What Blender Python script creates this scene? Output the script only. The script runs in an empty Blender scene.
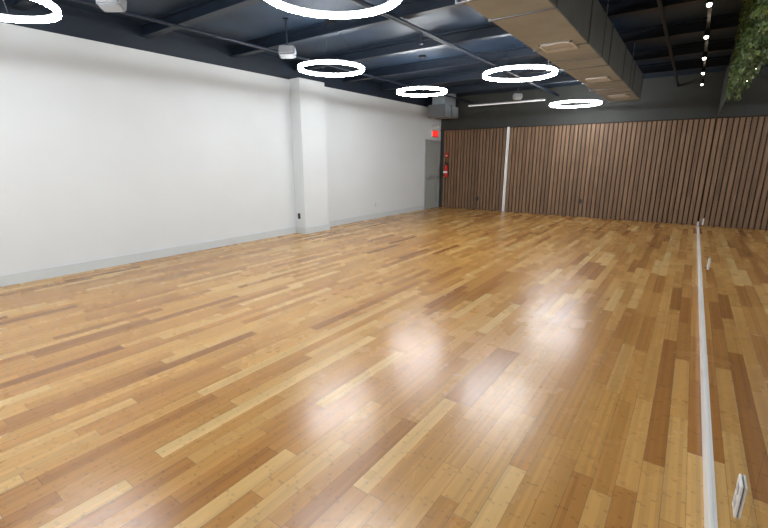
import bpy, bmesh, math, random
from mathutils import Vector, Matrix
random.seed(4)
sc = bpy.context.scene
col = sc.collection
sc.view_settings.view_transform = 'Standard'

# ---------------------------------------------------------------- materials
def mat(name, color, rough=0.5, metal=0.0, emit=None, estr=0.0, noise=0.0, nscale=8.0, bump=0.0, spec=0.5, stretch=(1,1,1)):
    m = bpy.data.materials.new(name); m.use_nodes = True
    nt = m.node_tree; b = nt.nodes['Principled BSDF']
    b.inputs['Base Color'].default_value = (*color, 1)
    b.inputs['Roughness'].default_value = rough
    b.inputs['Metallic'].default_value = metal
    b.inputs['Specular IOR Level'].default_value = spec
    if emit:
        b.inputs['Emission Color'].default_value = (*emit, 1)
        b.inputs['Emission Strength'].default_value = estr
    if noise or bump:
        tc = nt.nodes.new('ShaderNodeNewGeometry')
        mp = nt.nodes.new('ShaderNodeMapping'); mp.inputs['Scale'].default_value = stretch
        nt.links.new(tc.outputs['Position'], mp.inputs['Vector'])
        n = nt.nodes.new('ShaderNodeTexNoise'); n.inputs['Scale'].default_value = nscale
        n.inputs['Detail'].default_value = 5
        nt.links.new(mp.outputs[0], n.inputs['Vector'])
        if noise:
            r = nt.nodes.new('ShaderNodeValToRGB')
            r.color_ramp.elements[0].position = 0.3; r.color_ramp.elements[1].position = 0.7
            r.color_ramp.elements[0].color = (*[c*(1-noise) for c in color], 1)
            r.color_ramp.elements[1].color = (*[min(1, c*(1+noise)) for c in color], 1)
            nt.links.new(n.outputs['Fac'], r.inputs[0]); nt.links.new(r.outputs[0], b.inputs['Base Color'])
        if bump:
            bp = nt.nodes.new('ShaderNodeBump'); bp.inputs['Strength'].default_value = bump
            bp.inputs['Distance'].default_value = 0.01
            nt.links.new(n.outputs['Fac'], bp.inputs['Height']); nt.links.new(bp.outputs[0], b.inputs['Normal'])
    return m

M_wall = mat('white_wall_paint', (0.72,0.765,0.785), 0.6, noise=0.015, nscale=1.5, bump=0.03)
M_trim = mat('white_trim', (0.62,0.67,0.69), 0.4)
M_navy = mat('navy_ceiling_paint', (0.014,0.034,0.068), 0.55, noise=0.3, nscale=2.0)
M_navy2 = mat('navy_beam_paint', (0.007,0.015,0.030), 0.5, noise=0.2, nscale=3.0)
M_char = mat('charcoal_wall_paint', (0.044,0.048,0.044), 0.7, noise=0.1, nscale=2.0)
M_dark = mat('dark_backing', (0.035,0.022,0.015), 0.8)
M_black = mat('black_plastic', (0.012,0.012,0.013), 0.4)
M_white = mat('white_plastic', (0.8,0.8,0.79), 0.4)
M_grey = mat('grey_plastic', (0.35,0.36,0.37), 0.5)
M_duct = mat('galvanized_metal', (0.38,0.435,0.48), 0.5, metal=0.15, noise=0.10, nscale=5.0)
M_ductd = mat('duct_flange_metal', (0.22,0.24,0.26), 0.5, metal=0.3)
M_door = mat('grey_door_paint', (0.36,0.39,0.37), 0.5)
M_steel = mat('brushed_steel', (0.5,0.5,0.5), 0.3, metal=1.0)
M_red = mat('red_enamel', (0.6,0.02,0.015), 0.3)
M_redlit = mat('red_led', (0.8,0.02,0.02), 0.4, emit=(1,0.03,0.02), estr=1.6)
M_signface = mat('sign_face', (0.35,0.03,0.03), 0.4, emit=(1,0.05,0.04), estr=0.25)
M_glow = mat('ring_diffuser', (0.9,0.9,0.9), 0.4, emit=(0.95,0.975,1.0), estr=76.0)
M_bulb = mat('spot_lens', (0.9,0.9,0.9), 0.4, emit=(1.0,0.86,0.66), estr=14.0)
M_lin = mat('linear_diffuser', (0.9,0.9,0.9), 0.4, emit=(1.0,0.98,0.95), estr=0.4)
M_mirror = mat('mirror_silver', (0.63,0.63,0.61), 0.012, metal=1.0)
M_leaf = mat('ivy_leaf', (0.045,0.085,0.02), 0.5, noise=0.6, nscale=30)
M_leaf2 = mat('ivy_leaf_light', (0.13,0.19,0.05), 0.5, noise=0.4, nscale=30)
M_stem = mat('ivy_stem', (0.06,0.05,0.02), 0.8)

def slat_mat():
    m = bpy.data.materials.new('walnut_slat'); m.use_nodes = True
    nt = m.node_tree; b = nt.nodes['Principled BSDF']; L = nt.links
    g = nt.nodes.new('ShaderNodeNewGeometry')
    mp = nt.nodes.new('ShaderNodeMapping'); mp.inputs['Scale'].default_value = (45,45,2.2)
    L.new(g.outputs['Position'], mp.inputs[0])
    n = nt.nodes.new('ShaderNodeTexNoise'); n.inputs['Scale'].default_value = 1; n.inputs['Detail'].default_value = 6
    L.new(mp.outputs[0], n.inputs['Vector'])
    r = nt.nodes.new('ShaderNodeValToRGB')
    r.color_ramp.elements[0].position = .25; r.color_ramp.elements[1].position = .75
    r.color_ramp.elements[0].color = (.14,.078,.040,1); r.color_ramp.elements[1].color = (.275,.168,.096,1)
    L.new(n.outputs['Fac'], r.inputs[0])
    hs = nt.nodes.new('ShaderNodeHueSaturation')
    mr = nt.nodes.new('ShaderNodeMapRange'); mr.inputs[3].default_value = .8; mr.inputs[4].default_value = 1.15
    L.new(g.outputs['Random Per Island'], mr.inputs[0]); L.new(mr.outputs[0], hs.inputs['Value'])
    L.new(r.outputs[0], hs.inputs['Color']); L.new(hs.outputs[0], b.inputs['Base Color'])
    b.inputs['Roughness'].default_value = .6
    return m
M_slat = slat_mat()

def floor_mat():
    m = bpy.data.materials.new('bamboo_floor'); m.use_nodes = True
    nt = m.node_tree; b = nt.nodes['Principled BSDF']; L = nt.links
    def val(x, sock):
        if isinstance(x, (int, float)): sock.default_value = x
        else: L.new(x, sock)
    def M(op, a, bb=0.0, c=0.0):
        n = nt.nodes.new('ShaderNodeMath'); n.operation = op
        val(a, n.inputs[0]); val(bb, n.inputs[1]); val(c, n.inputs[2]); return n.outputs[0]
    def comb(x, y, z=0.0):
        n = nt.nodes.new('ShaderNodeCombineXYZ'); val(x, n.inputs[0]); val(y, n.inputs[1]); val(z, n.inputs[2]); return n.outputs[0]
    def wn(v):
        n = nt.nodes.new('ShaderNodeTexWhiteNoise'); n.noise_dimensions = '3D'; L.new(v, n.inputs['Vector']); return n.outputs['Value']
    def noise(v, s=1.0, d=3.0):
        n = nt.nodes.new('ShaderNodeTexNoise'); n.inputs['Scale'].default_value = s; n.inputs['Detail'].default_value = d
        L.new(v, n.inputs['Vector']); return n.outputs['Fac']
    g = nt.nodes.new('ShaderNodeNewGeometry')
    sp = nt.nodes.new('ShaderNodeSeparateXYZ'); L.new(g.outputs['Position'], sp.inputs[0])
    X, Y = sp.outputs[0], sp.outputs[1]
    W, LEN = 0.092, 0.93
    xs = M('DIVIDE', X, W); i = M('FLOOR', xs); fx = M('FRACT', xs)
    ri = wn(comb(i, 3.3, 7.1))
    ys = M('ADD', M('DIVIDE', Y, LEN), M('MULTIPLY', ri, 5.0)); j = M('FLOOR', ys); fy = M('FRACT', ys)
    pid = wn(comb(i, j, 1.7))
    ramp = nt.nodes.new('ShaderNodeValToRGB'); cr = ramp.color_ramp
    cr.elements[0].position = 0.0; cr.elements[0].color = (.27,.108,.024,1)
    cr.elements[1].position = 1.0; cr.elements[1].color = (.68,.45,.18,1)
    for p, c in ((.06,(.36,.155,.036,1)), (.22,(.47,.225,.057,1)), (.6,(.535,.280,.075,1)), (.84,(.58,.325,.098,1)), (.93,(.64,.395,.14,1))):
        e = cr.elements.new(p); e.color = c
    L.new(pid, ramp.inputs[0])
    # strips in each plank
    s = M('FLOOR', M('MULTIPLY', xs, 5.0))
    rs = wn(comb(s, j, 9.2))
    # bamboo knuckles
    ky = M('ADD', M('DIVIDE', Y, 0.23), M('MULTIPLY', rs, 9.0)); fk = M('FRACT', ky)
    dk = M('ABSOLUTE', M('SUBTRACT', fk, 0.5))
    wob = noise(comb(M('MULTIPLY', X, 60.0), M('MULTIPLY', Y, 25.0)), 1.0, 2.0)
    knuck = M('MULTIPLY', M('LESS_THAN', dk, 0.030), M('GREATER_THAN', wob, 0.45))
    grain = noise(comb(M('MULTIPLY', X, 260.0), M('MULTIPLY', Y, 5.0)), 1.0, 4.0)
    large = noise(comb(X, Y), 0.7, 2.0)
    v = M('ADD', 0.78, M('MULTIPLY', rs, 0.24))
    v = M('ADD', v, M('MULTIPLY', grain, 0.22))
    v = M('ADD', v, M('MULTIPLY', M('SUBTRACT', large, 0.5), 0.12))
    v = M('MULTIPLY', v, M('SUBTRACT', 1.0, M('MULTIPLY', knuck, 0.24)))
    ex = M('MINIMUM', fx, M('SUBTRACT', 1.0, fx)); ey = M('MINIMUM', fy, M('SUBTRACT', 1.0, fy))
    seam = M('MAXIMUM', M('LESS_THAN', ex, 0.015), M('LESS_THAN', ey, 0.0016))
    v = M('MULTIPLY', v, M('SUBTRACT', 1.0, M('MULTIPLY', seam, 0.5)))
    hs = nt.nodes.new('ShaderNodeHueSaturation'); L.new(ramp.outputs[0], hs.inputs['Color']); L.new(v, hs.inputs['Value'])
    L.new(hs.outputs[0], b.inputs['Base Color'])
    rr = M('ADD', 0.205, M('MULTIPLY', noise(comb(M('MULTIPLY', X, 2.0), M('MULTIPLY', Y, 2.0)), 1.0, 4.0), 0.10))
    rr = M('ADD', rr, M('MULTIPLY', pid, 0.03))
    L.new(rr, b.inputs['Roughness'])
    b.inputs['Specular IOR Level'].default_value = 0.85
    bp = nt.nodes.new('ShaderNodeBump'); bp.inputs['Strength'].default_value = .25; bp.inputs['Distance'].default_value = .002
    h = M('SUBTRACT', M('ADD', M('MULTIPLY', pid, 0.6), M('MULTIPLY', grain, 0.2)), seam)
    L.new(h, bp.inputs['Height']); L.new(bp.outputs[0], b.inputs['Normal'])
    return m
M_floor = floor_mat()

# ---------------------------------------------------------------- helpers
def obj_from_bm(bm, name, mats, parent=None, smooth=False):
    me = bpy.data.meshes.new(name); bm.to_mesh(me); bm.free()
    for mm in (mats if isinstance(mats, list) else [mats]): me.materials.append(mm)
    if smooth:
        for p in me.polygons: p.use_smooth = True
    o = bpy.data.objects.new(name, me); col.objects.link(o)
    if parent: o.parent = parent
    return o
def bm_box(bm, x0,x1,y0,y1,z0,z1, mi=0, bev=0.0):
    b2 = bmesh.new()
    bmesh.ops.create_cube(b2, size=1)
    for v in b2.verts:
        v.co = Vector(((x0+x1)/2+v.co.x*(x1-x0), (y0+y1)/2+v.co.y*(y1-y0), (z0+z1)/2+v.co.z*(z1-z0)))
    if bev: bmesh.ops.bevel(b2, geom=b2.edges[:], offset=bev, segments=2, affect='EDGES')
    for f in b2.faces: f.material_index = mi
    me = bpy.data.meshes.new('t'); b2.to_mesh(me); b2.free(); bm.from_mesh(me); bpy.data.meshes.remove(me)
def bm_cyl(bm, p0, p1, r0, r1=None, seg=16, mi=0):
    r1 = r0 if r1 is None else r1
    p0, p1 = Vector(p0), Vector(p1); d = p1-p0
    b2 = bmesh.new()
    bmesh.ops.create_cone(b2, cap_ends=True, segments=seg, radius1=r0, radius2=r1, depth=d.length)
    rot = d.to_track_quat('Z','Y').to_matrix().to_4x4()
    bmesh.ops.transform(b2, matrix=Matrix.Translation((p0+p1)/2) @ rot, verts=b2.verts)
    for f in b2.faces: f.material_index = mi
    me = bpy.data.meshes.new('t'); b2.to_mesh(me); b2.free(); bm.from_mesh(me); bpy.data.meshes.remove(me)
def box(name, x0,x1,y0,y1,z0,z1, m, bev=0.0, parent=None):
    bm = bmesh.new(); bm_box(bm, x0,x1,y0,y1,z0,z1, 0, bev); return obj_from_bm(bm, name, m, parent)
def empty(name, loc=(0,0,0)):
    e = bpy.data.objects.new(name, None); e.location = loc; e.empty_display_size = .1; col.objects.link(e); return e

# ---------------------------------------------------------------- shell
XL, XR, YF, YB, ZC, ZW = -6.67, 0.27, -3.2, 12.38, 3.38, 3.03
box('floor', XL-.15, XR+.15, YF-.15, YB+.15, -.1, 0, M_floor)
box('ceiling', XL-.15, XR+.15, YF-.15, YB+.15, ZC, ZC+.1, M_navy)
bm = bmesh.new()
bm_box(bm, XL-.15, XL, YF-.15, YB+.15, 0, ZW, 0); bm_box(bm, XL-.15, XL, YF-.15, YB+.15, ZW, ZC, 1)
obj_from_bm(bm, 'wall_left', [M_wall, M_navy2])
box('wall_right', XR, XR+.15, YF-.15, YB+.15, 0, ZC, M_char)
box('wall_back', XL, XR, YB, YB+.15, 0, ZC, M_char)
box('wall_front', XL, XR, YF-.15, YF, 0, ZC, M_wall)
# column
CX, CY0, CY1 = -6.39, 6.10, 6.80
box('column', XL, CX, CY0, CY1, 0, 3.04, M_wall, .004)
# baseboards
def base_profile(name, segs):
    bm = bmesh.new()
    for (x0,x1,y0,y1,nx,ny) in segs:
        bm_box(bm, x0,x1,y0,y1,0,.13,0,.003)
        bm_box(bm, x0-(.004 if nx<0 else 0), x1+(.006 if nx>0 else 0), y0-(.006 if ny<0 else 0), y1+(.006 if ny>0 else 0), 0,.018,0,.002)
    return obj_from_bm(bm, name, M_trim)
T = .022
base_profile('baseboard_left', [
    (XL, XL+T, YF, CY0-T, 1, 0), (XL, CX+T, CY0-T, CY0, 0, -1), (CX, CX+T, CY0, CY1, 1, 0),
    (XL, CX+T, CY1, CY1+T, 0, 1), (XL, XL+T, CY1+T, 11.36, 1, 0)])
box('baseboard_right', XR-.022, XR, YF, YB-.07, 0, .10, M_white, .003)

# mirror panels (joined)
bm = bmesh.new(); y = YF+.02
while y < YB-.1:
    y1 = min(y+1.52, YB-.06)
    bm_box(bm, XR-.008, XR-.001, y+.0012, y1-.0012, .102, 2.42, 0)
    y = y1
obj_from_bm(bm, 'wall_mirror', M_mirror)

# ---------------------------------------------------------------- slat wall
def slats(name, x0, x1, z1):
    bm = bmesh.new()
    bm_box(bm, x0, x1, YB-.022, YB-.001, 0, z1, 1)
    p = .100; n = int((x1-x0)/p); p = (x1-x0)/n
    for k in range(n):
        a = x0+k*p+.012
        bm_box(bm, a, a+p-.027, YB-.056+random.uniform(-.003,.003), YB-.020, 0.005, z1-.003, 0)
    return obj_from_bm(bm, name, [M_slat, M_dark])
slats('wood_slat_panel', XL+.14, -4.51, 2.40)
slats('wood_slat_panel', -4.41, XR-.01, 2.40)
box('trim_1', -4.50, -4.42, YB-.075, YB-.001, 0, 2.42, M_white, .004)
box('trim_2', XL+.02, XR-.01, YB-.07, YB-.001, 2.402, 2.425, M_dark, .003)

# ---------------------------------------------------------------- door
d = empty('door_1', (XL, 11.87, 0))
def dbox(n, x0,x1,y0,y1,z0,z1,m,bev=.002):
    o = box(n, x0,x1,y0,y1,z0,z1,m,bev); o.parent = d; o.matrix_parent_inverse = Matrix.Translation((-XL,-11.87,0)); return o
dbox('leaf', XL+.001, XL+.022, 11.47, 12.24, .008, 2.03, M_door)
dbox('frame_left', XL+.001, XL+.04, 11.40, 11.465, 0, 2.10, M_grey)
dbox('frame_right', XL+.001, XL+.04, 12.245, 12.31, 0, 2.10, M_grey)
dbox('frame_top', XL+.001, XL+.04, 11.465, 12.245, 2.035, 2.10, M_grey)
dbox('push_bar', XL+.045, XL+.075, 11.54, 12.16, .96, 1.0, M_grey, .01)
dbox('bar_mount_1', XL+.02, XL+.05, 11.53, 11.60, .94, 1.02, M_grey)
dbox('bar_mount_2', XL+.02, XL+.05, 12.10, 12.17, .94, 1.02, M_grey)

# exit sign
e = empty('exit_sign', (XL+.03, 11.95, 2.27))
def at(o, e):
    o.parent = e; o.matrix_parent_inverse = Matrix.Translation(-e.location)
at(box('housing', XL+.001, XL+.045, 11.74, 12.14, 2.17, 2.40, M_white, .006), e)
at(box('face', XL+.043, XL+.047, 11.755, 12.125, 2.185, 2.385, M_signface), e)
cu = bpy.data.curves.new('exit_text','FONT'); cu.body='EXIT'; cu.size=.18; cu.extrude=.003; cu.align_x='CENTER'; cu.align_y='CENTER'; cu.offset=.006
cu.materials.append(M_redlit)
t = bpy.data.objects.new('letters', cu); col.objects.link(t)
t.matrix_world = Matrix.Translation((XL+.051, 11.94, 2.285)) @ Matrix.Rotation(math.radians(90),4,'Z') @ Matrix.Rotation(math.radians(90),4,'X')
bpy.context.view_layer.update(); t.parent = e; t.matrix_parent_inverse = Matrix.Translation(-e.location)
bm = bmesh.new()
bm_box(bm, XL+.001, XL+.07, 11.84, 12.04, 2.46, 2.54, 0, .008)
for yy in (11.80, 12.08):
    bm_cyl(bm, (XL+.04,yy,2.52),(XL+.11,yy-.0,2.49), .03,.042, 20, 0)
obj_from_bm(bm, 'emergency_light', M_white)

# fire extinguisher on slat wall
bm = bmesh.new(); ex, ey = -6.36, YB-.165
bm_cyl(bm,(ex,ey,.98),(ex,ey,1.30),.062,.062,24)
bm_cyl(bm,(ex,ey,1.30),(ex,ey,1.36),.062,.025,24)
bm_cyl(bm,(ex,ey,1.36),(ex,ey,1.40),.02,.02,12,1)
bm_box(bm, ex-.012,ex+.012,ey-.09,ey+.03,1.40,1.415,1)
bm_box(bm, ex-.012,ex+.012,ey-.08,ey+.03,1.43,1.445,1)
bm_cyl(bm,(ex+.02,ey,1.38),(ex+.075,ey,1.33),.009,.009,8,1)
bm_cyl(bm,(ex+.075,ey,1.33),(ex+.078,ey,1.05),.009,.012,8,1)
bm_box(bm, ex-.064,ex+.064,ey-.066,ey-.03,1.1,1.16,2)
bm_box(bm, ex-.03,ex+.03,ey+.05,ey+.102,1.05,1.40,1)
obj_from_bm(bm,'fire_extinguisher',[M_red,M_black,M_white])
bm = bmesh.new(); bm_box(bm, -6.44,-6.34, YB-.10,YB-.060,1.58,1.72,0,.006); bm_box(bm,-6.42,-6.36,YB-.112,YB-.10,1.62,1.65,1,.002)
obj_from_bm(bm,'fire_alarm_pull_station',[M_red,M_white])

# outlets
def outlet(loc, normal, m, m2):
    bm = bmesh.new()
    bm_box(bm,-.036,.036,-.007,0,-.058,.058,0,.002)
    for s in (-.024,.024):
        bm_box(bm,-.017,.017,-.010,-.006,s-.014,s+.014,1,.002)
        bm_box(bm,-.008,-.005,-.0108,-.0098,s-.006,s+.006,2); bm_box(bm,.005,.008,-.0108,-.0098,s-.006,s+.006,2)
    o = obj_from_bm(bm,'wall_outlet',[m,m2,M_grey])
    o.location = loc
    a = {'-y':0,'-x':-90,'+x':90}[normal]; o.rotation_euler = (0,0,math.radians(a))
    return o
outlet((-6.57, CY0-.001, .36), '-y', M_black, M_black)
outlet((XL+.001, 8.9, .36), '+x', M_white, M_grey)
outlet((-2.35, YB-.060, .42), '-y', M_black, M_black)
outlet((-5.3, YB-.060, .34), '-y', M_black, M_black)
outlet((XR-.009, 1.55, .475), '-x', M_white, M_white)
outlet((XR-.009, 5.30, .475), '-x', M_white, M_white)
outlet((XR-.009, 9.0, .475), '-x', M_white, M_white)

# ---------------------------------------------------------------- ring lights
def ring(x, y, z, R, w=.036, h=.038):
    e = empty('ring_pendant_light', (x,y,z))
    N = 96
    def band(name, r0, r1, z0, z1, m):
        bm = bmesh.new(); prof = [(r0,z0),(r1,z0),(r1,z1),(r0,z1)]
        vs = [[bm.verts.new((r*math.cos(2*math.pi*k/N), r*math.sin(2*math.pi*k/N), zz)) for (r,zz) in prof] for k in range(N)]
        for k in range(N):
            a, b = vs[k], vs[(k+1)%N]
            for q in range(4): bm.faces.new((a[q], b[q], b[(q+1)%4], a[(q+1)%4]))
        bmesh.ops.recalc_face_normals(bm, faces=bm.faces[:])
        return obj_from_bm(bm, name, m, e)
    band('diffuser', R-w, R, -h/2, h/2, M_glow)
    band('housing', R-w+.004, R-.004, h/2+.0005, h/2+.012, M_grey)
    bm = bmesh.new(); top = ZC-z
    for k in range(3):
        a = 2*math.pi*k/3+.5
        bm_cyl(bm, ((R-w/2)*math.cos(a),(R-w/2)*math.sin(a),h/2+.01),(.03*math.cos(a),.03*math.sin(a),top-.03),.0012,.0012,6)
    bm_cyl(bm,(0,0,top-.035),(0,0,top-.001),.07,.07,24)
    obj_from_bm(bm,'suspension_cables',M_black,e)
ZR = 2.75
for (x,y,z,R) in ((-4.55,1.14,2.67,.46),(-4.36,4.79,ZR,.465),(-4.38,7.32,ZR,.475),(-2.35,2.61,2.70,.53),(-2.32,6.70,ZR,.535),(-2.42,10.9,ZR,.55),
                (-4.4,-1.6,ZR,.465),(-2.35,-1.5,ZR,.54)):  # this row: unseen rings behind the camera, added as fill light
    ring(x,y,z,R)

# ---------------------------------------------------------------- duct
dx0, dx1, dz0, dz1, dyE = -1.65, -1.09, 2.70, 3.18, 10.5
e = empty('hvac_duct', ((dx0+dx1)/2, 4, dz0))
bm = bmesh.new()
bm_box(bm, dx0, dx1, YF+.01, dyE, dz0, dz1, 0, .006)
y = -2.6
while y < dyE:
    bm_box(bm, dx0-.012, dx1+.012, y-.012, y+.012, dz0-.010, dz1+.012, 1, .002); y += 1.3
bm_box(bm, dx0-.012, dx1+.012, dyE-.03, dyE+.006, dz0-.012, dz1+.012, 1, .002)
at(obj_from_bm(bm,'trunk',[M_duct,M_ductd]), e)
bm = bmesh.new(); y=-1.9
while y < dyE:
    for xx in (dx0-.03, dx1+.022): bm_box(bm, xx, xx+.008, y-.015, y+.015, dz0-.02, ZC-.001, 0)
    bm_box(bm, dx0-.03, dx1+.03, y-.015, y+.015, dz0-.026, dz0-.019, 0); y += 2.6
at(obj_from_bm(bm,'hanger_straps',M_ductd), e)
def grille(yc):
    bm = bmesh.new(); xc=(dx0+dx1)/2; s=.17
    z1, z0 = dz0-.001, dz0-.02
    for a in ((xc-s,xc+s,yc-s,yc-s+.025),(xc-s,xc+s,yc+s-.025,yc+s),(xc-s,xc-s+.025,yc-s,yc+s),(xc+s-.025,xc+s,yc-s,yc+s)):
        bm_box(bm,a[0],a[1],a[2],a[3],z0,z1,0,.002)
    for k in range(9):
        yy = yc-s+.045+k*.031; bm_box(bm,xc-s+.02,xc+s-.02,yy,yy+.012,z0+.008,z1,0)
    bm_box(bm,xc-s+.02,xc+s-.02,yc-s+.02,yc+s-.02,z1-.003,z1-.001,1)
    at(obj_from_bm(bm,'air_grille',[M_white,M_black]), e)
for yc in (0.6, 2.9, 5.15, 7.5, 9.6): grille(yc)

# secondary duct in the back left corner
bm = bmesh.new()
bm_box(bm, -6.45,-5.95, 11.2,12.1, 2.72,3.02,0,.006)
bm_box(bm, -6.47,-5.93, 11.62,11.65, 2.70,3.04,1,.002)
bm_box(bm, -6.47,-5.93, 11.19,11.22, 2.70,3.04,1,.002)
bm_box(bm, -6.40,-6.0, 11.3,12.0, 3.0,ZC-.001,0,.004)
obj_from_bm(bm,'hvac_branch_duct',[M_duct,M_ductd])

# linear lamp at back
e = empty('linear_pendant_light', (-4.35,11.6,2.98))
at(box('diffuser',-5.4,-3.3,11.585,11.615,2.965,2.985,M_lin,.004), e)
at(box('housing',-5.4,-3.3,11.58,11.62,2.986,3.01,M_grey,.003), e)
bm=bmesh.new()
for xx in (-5.1,-3.6): bm_cyl(bm,(xx,11.6,3.01),(xx,11.6,ZC-.001),.003,.003,8)
at(obj_from_bm(bm,'cables',M_black), e)

# ---------------------------------------------------------------- ceiling beams and pipes
bm = bmesh.new()
y = -2.4
while y < YB-.3:
    bm_box(bm, XL+.002, XR-.002, y-.06, y+.06, ZC-.03, ZC-.001, 0)
    bm_box(bm, XL+.002, XR-.002, y-.01, y+.01, ZC-.15, ZC-.03, 0)
    bm_box(bm, XL+.002, XR-.002, y-.06, y+.06, ZC-.17, ZC-.15, 0)
    y += 1.45
obj_from_bm(bm,'ceiling_beams',M_navy2)
bm = bmesh.new()
for xx, zz, r in ((-5.6, 3.16, .022), (-3.2, 3.17, .03), (-0.55, 3.16, .022)):
    bm_cyl(bm,(xx,YF+.01,zz),(xx,YB-.01,zz),r,r,14)
for yy in (2.0,5.3,8.6):
    bm_cyl(bm,(-3.2,yy,3.17),(-3.2,yy,3.02),.012,.012,10)
    bm_cyl(bm,(-3.2,yy,3.02),(-3.2,yy,3.01),.03,.03,12)
obj_from_bm(bm,'sprinkler_pipes',M_navy2)

# speakers
def speaker(x,y,z,m,s=1.0):
    e = empty('ceiling_speaker',(x,y,z))
    bm = bmesh.new()
    bm_box(bm,-.115*s,.115*s,-.07*s,.07*s,-.065*s,.065*s,0,.018)
    bm_box(bm,-.10*s,.10*s,-.076*s,-.068*s,-.052*s,.052*s,1,.004)
    o = obj_from_bm(bm,'cabinet',[m,M_grey],e); o.rotation_euler=(math.radians(-20),0,math.radians(35))
    bm = bmesh.new(); bm_cyl(bm,(0,0,.05),(0,0,ZC-z-.001),.010,.010,10); bm_cyl(bm,(0,0,ZC-z-.015),(0,0,ZC-z-.001),.04,.04,16)
    obj_from_bm(bm,'bracket',M_navy2,e)
M_spk = mat('speaker_plastic', (0.22,0.235,0.25), 0.5)
speaker(-4.82,2.17,2.99,M_spk); speaker(-4.82,4.4,2.96,M_spk); speaker(-3.6,10.4,2.95,M_grey,.9)

# track spot lights
e = empty('track_spotlights',(-.1,7,3.1))
at(box('track',-.118,-.082,2.6,12.0,3.12,3.145,M_black,.002), e)
bm = bmesh.new()
for yy in (4,7,10,11.8): bm_cyl(bm,(-.1,yy,3.14),(-.1,yy,ZC-.001),.004,.004,8)
for k in range(7):
    yy = 2.9+k*1.4
    bm_cyl(bm,(-.1,yy,3.12),(-.1,yy,3.07),.008,.008,8)
    bm_cyl(bm,(-.1,yy,3.09),(-.1,yy-.03,3.0),.03,.032,20)
at(obj_from_bm(bm,'spot_heads',M_black), e)
bm = bmesh.new()
for k in range(7):
    yy = 2.9+k*1.4
    bm_cyl(bm,(-.1,yy-.028,3.005),(-.1,yy-.034,2.985),.024,.02,20)
at(obj_from_bm(bm,'spot_lenses',M_bulb), e)

# ---------------------------------------------------------------- hanging ivy
bm = bmesh.new()
def leaf(p, s, mi):
    q = Matrix.Translation(p) @ Matrix.Rotation(random.uniform(0,6.28),4,'Z') @ Matrix.Rotation(random.uniform(-.9,.9),4,'X') @ Matrix.Rotation(random.uniform(-.6,.6),4,'Y')
    pts = [(0,0,0),(.35,0.08,-.25),(.5,.02,-.55),(.22,.04,-.75),(0,0,-1.15),(-.22,.04,-.75),(-.5,.02,-.55),(-.35,.08,-.25)]
    vs = [bm.verts.new(q @ Vector((a*s,b*s,c*s))) for a,b,c in pts]
    c = bm.verts.new(q @ Vector((0,-.06*s,-.5*s)))
    for k in range(8):
        f = bm.faces.new((vs[k],vs[(k+1)%8],c)); f.material_index = mi
for s in range(190):
    yy = random.uniform(-1.0,6.9); xx = XR-.030-random.random()*.03
    bot = 2.17+random.random()*.16; zt = 3.3
    bm_cyl(bm,(xx,yy,bot),(xx,yy,zt),.002,.002,5,2)
    z = zt
    while z > bot:
        leaf(Vector((xx+random.uniform(-.02,.005), yy+random.uniform(-.05,.05), z)), random.uniform(.022,.038), random.choice((0,0,1)))
        z -= random.uniform(.012,.022)
obj_from_bm(bm,'hanging_ivy',[M_leaf,M_leaf2,M_stem])

# ---------------------------------------------------------------- world + camera
w = bpy.data.worlds.new('World'); sc.world = w; w.use_nodes = True
w.node_tree.nodes['Background'].inputs[0].default_value = (.8,.88,1,1)
w.node_tree.nodes['Background'].inputs[1].default_value = .05
cd = bpy.data.cameras.new('Camera'); cam = bpy.data.objects.new('Camera', cd); col.objects.link(cam)
cam.location = (0,0,1.5); cam.rotation_euler = (math.radians(90-13.9),0,math.radians(35.7))
cd.lens = 420/768*36; cd.sensor_width = 36; cd.clip_start = .02
sc.camera = cam
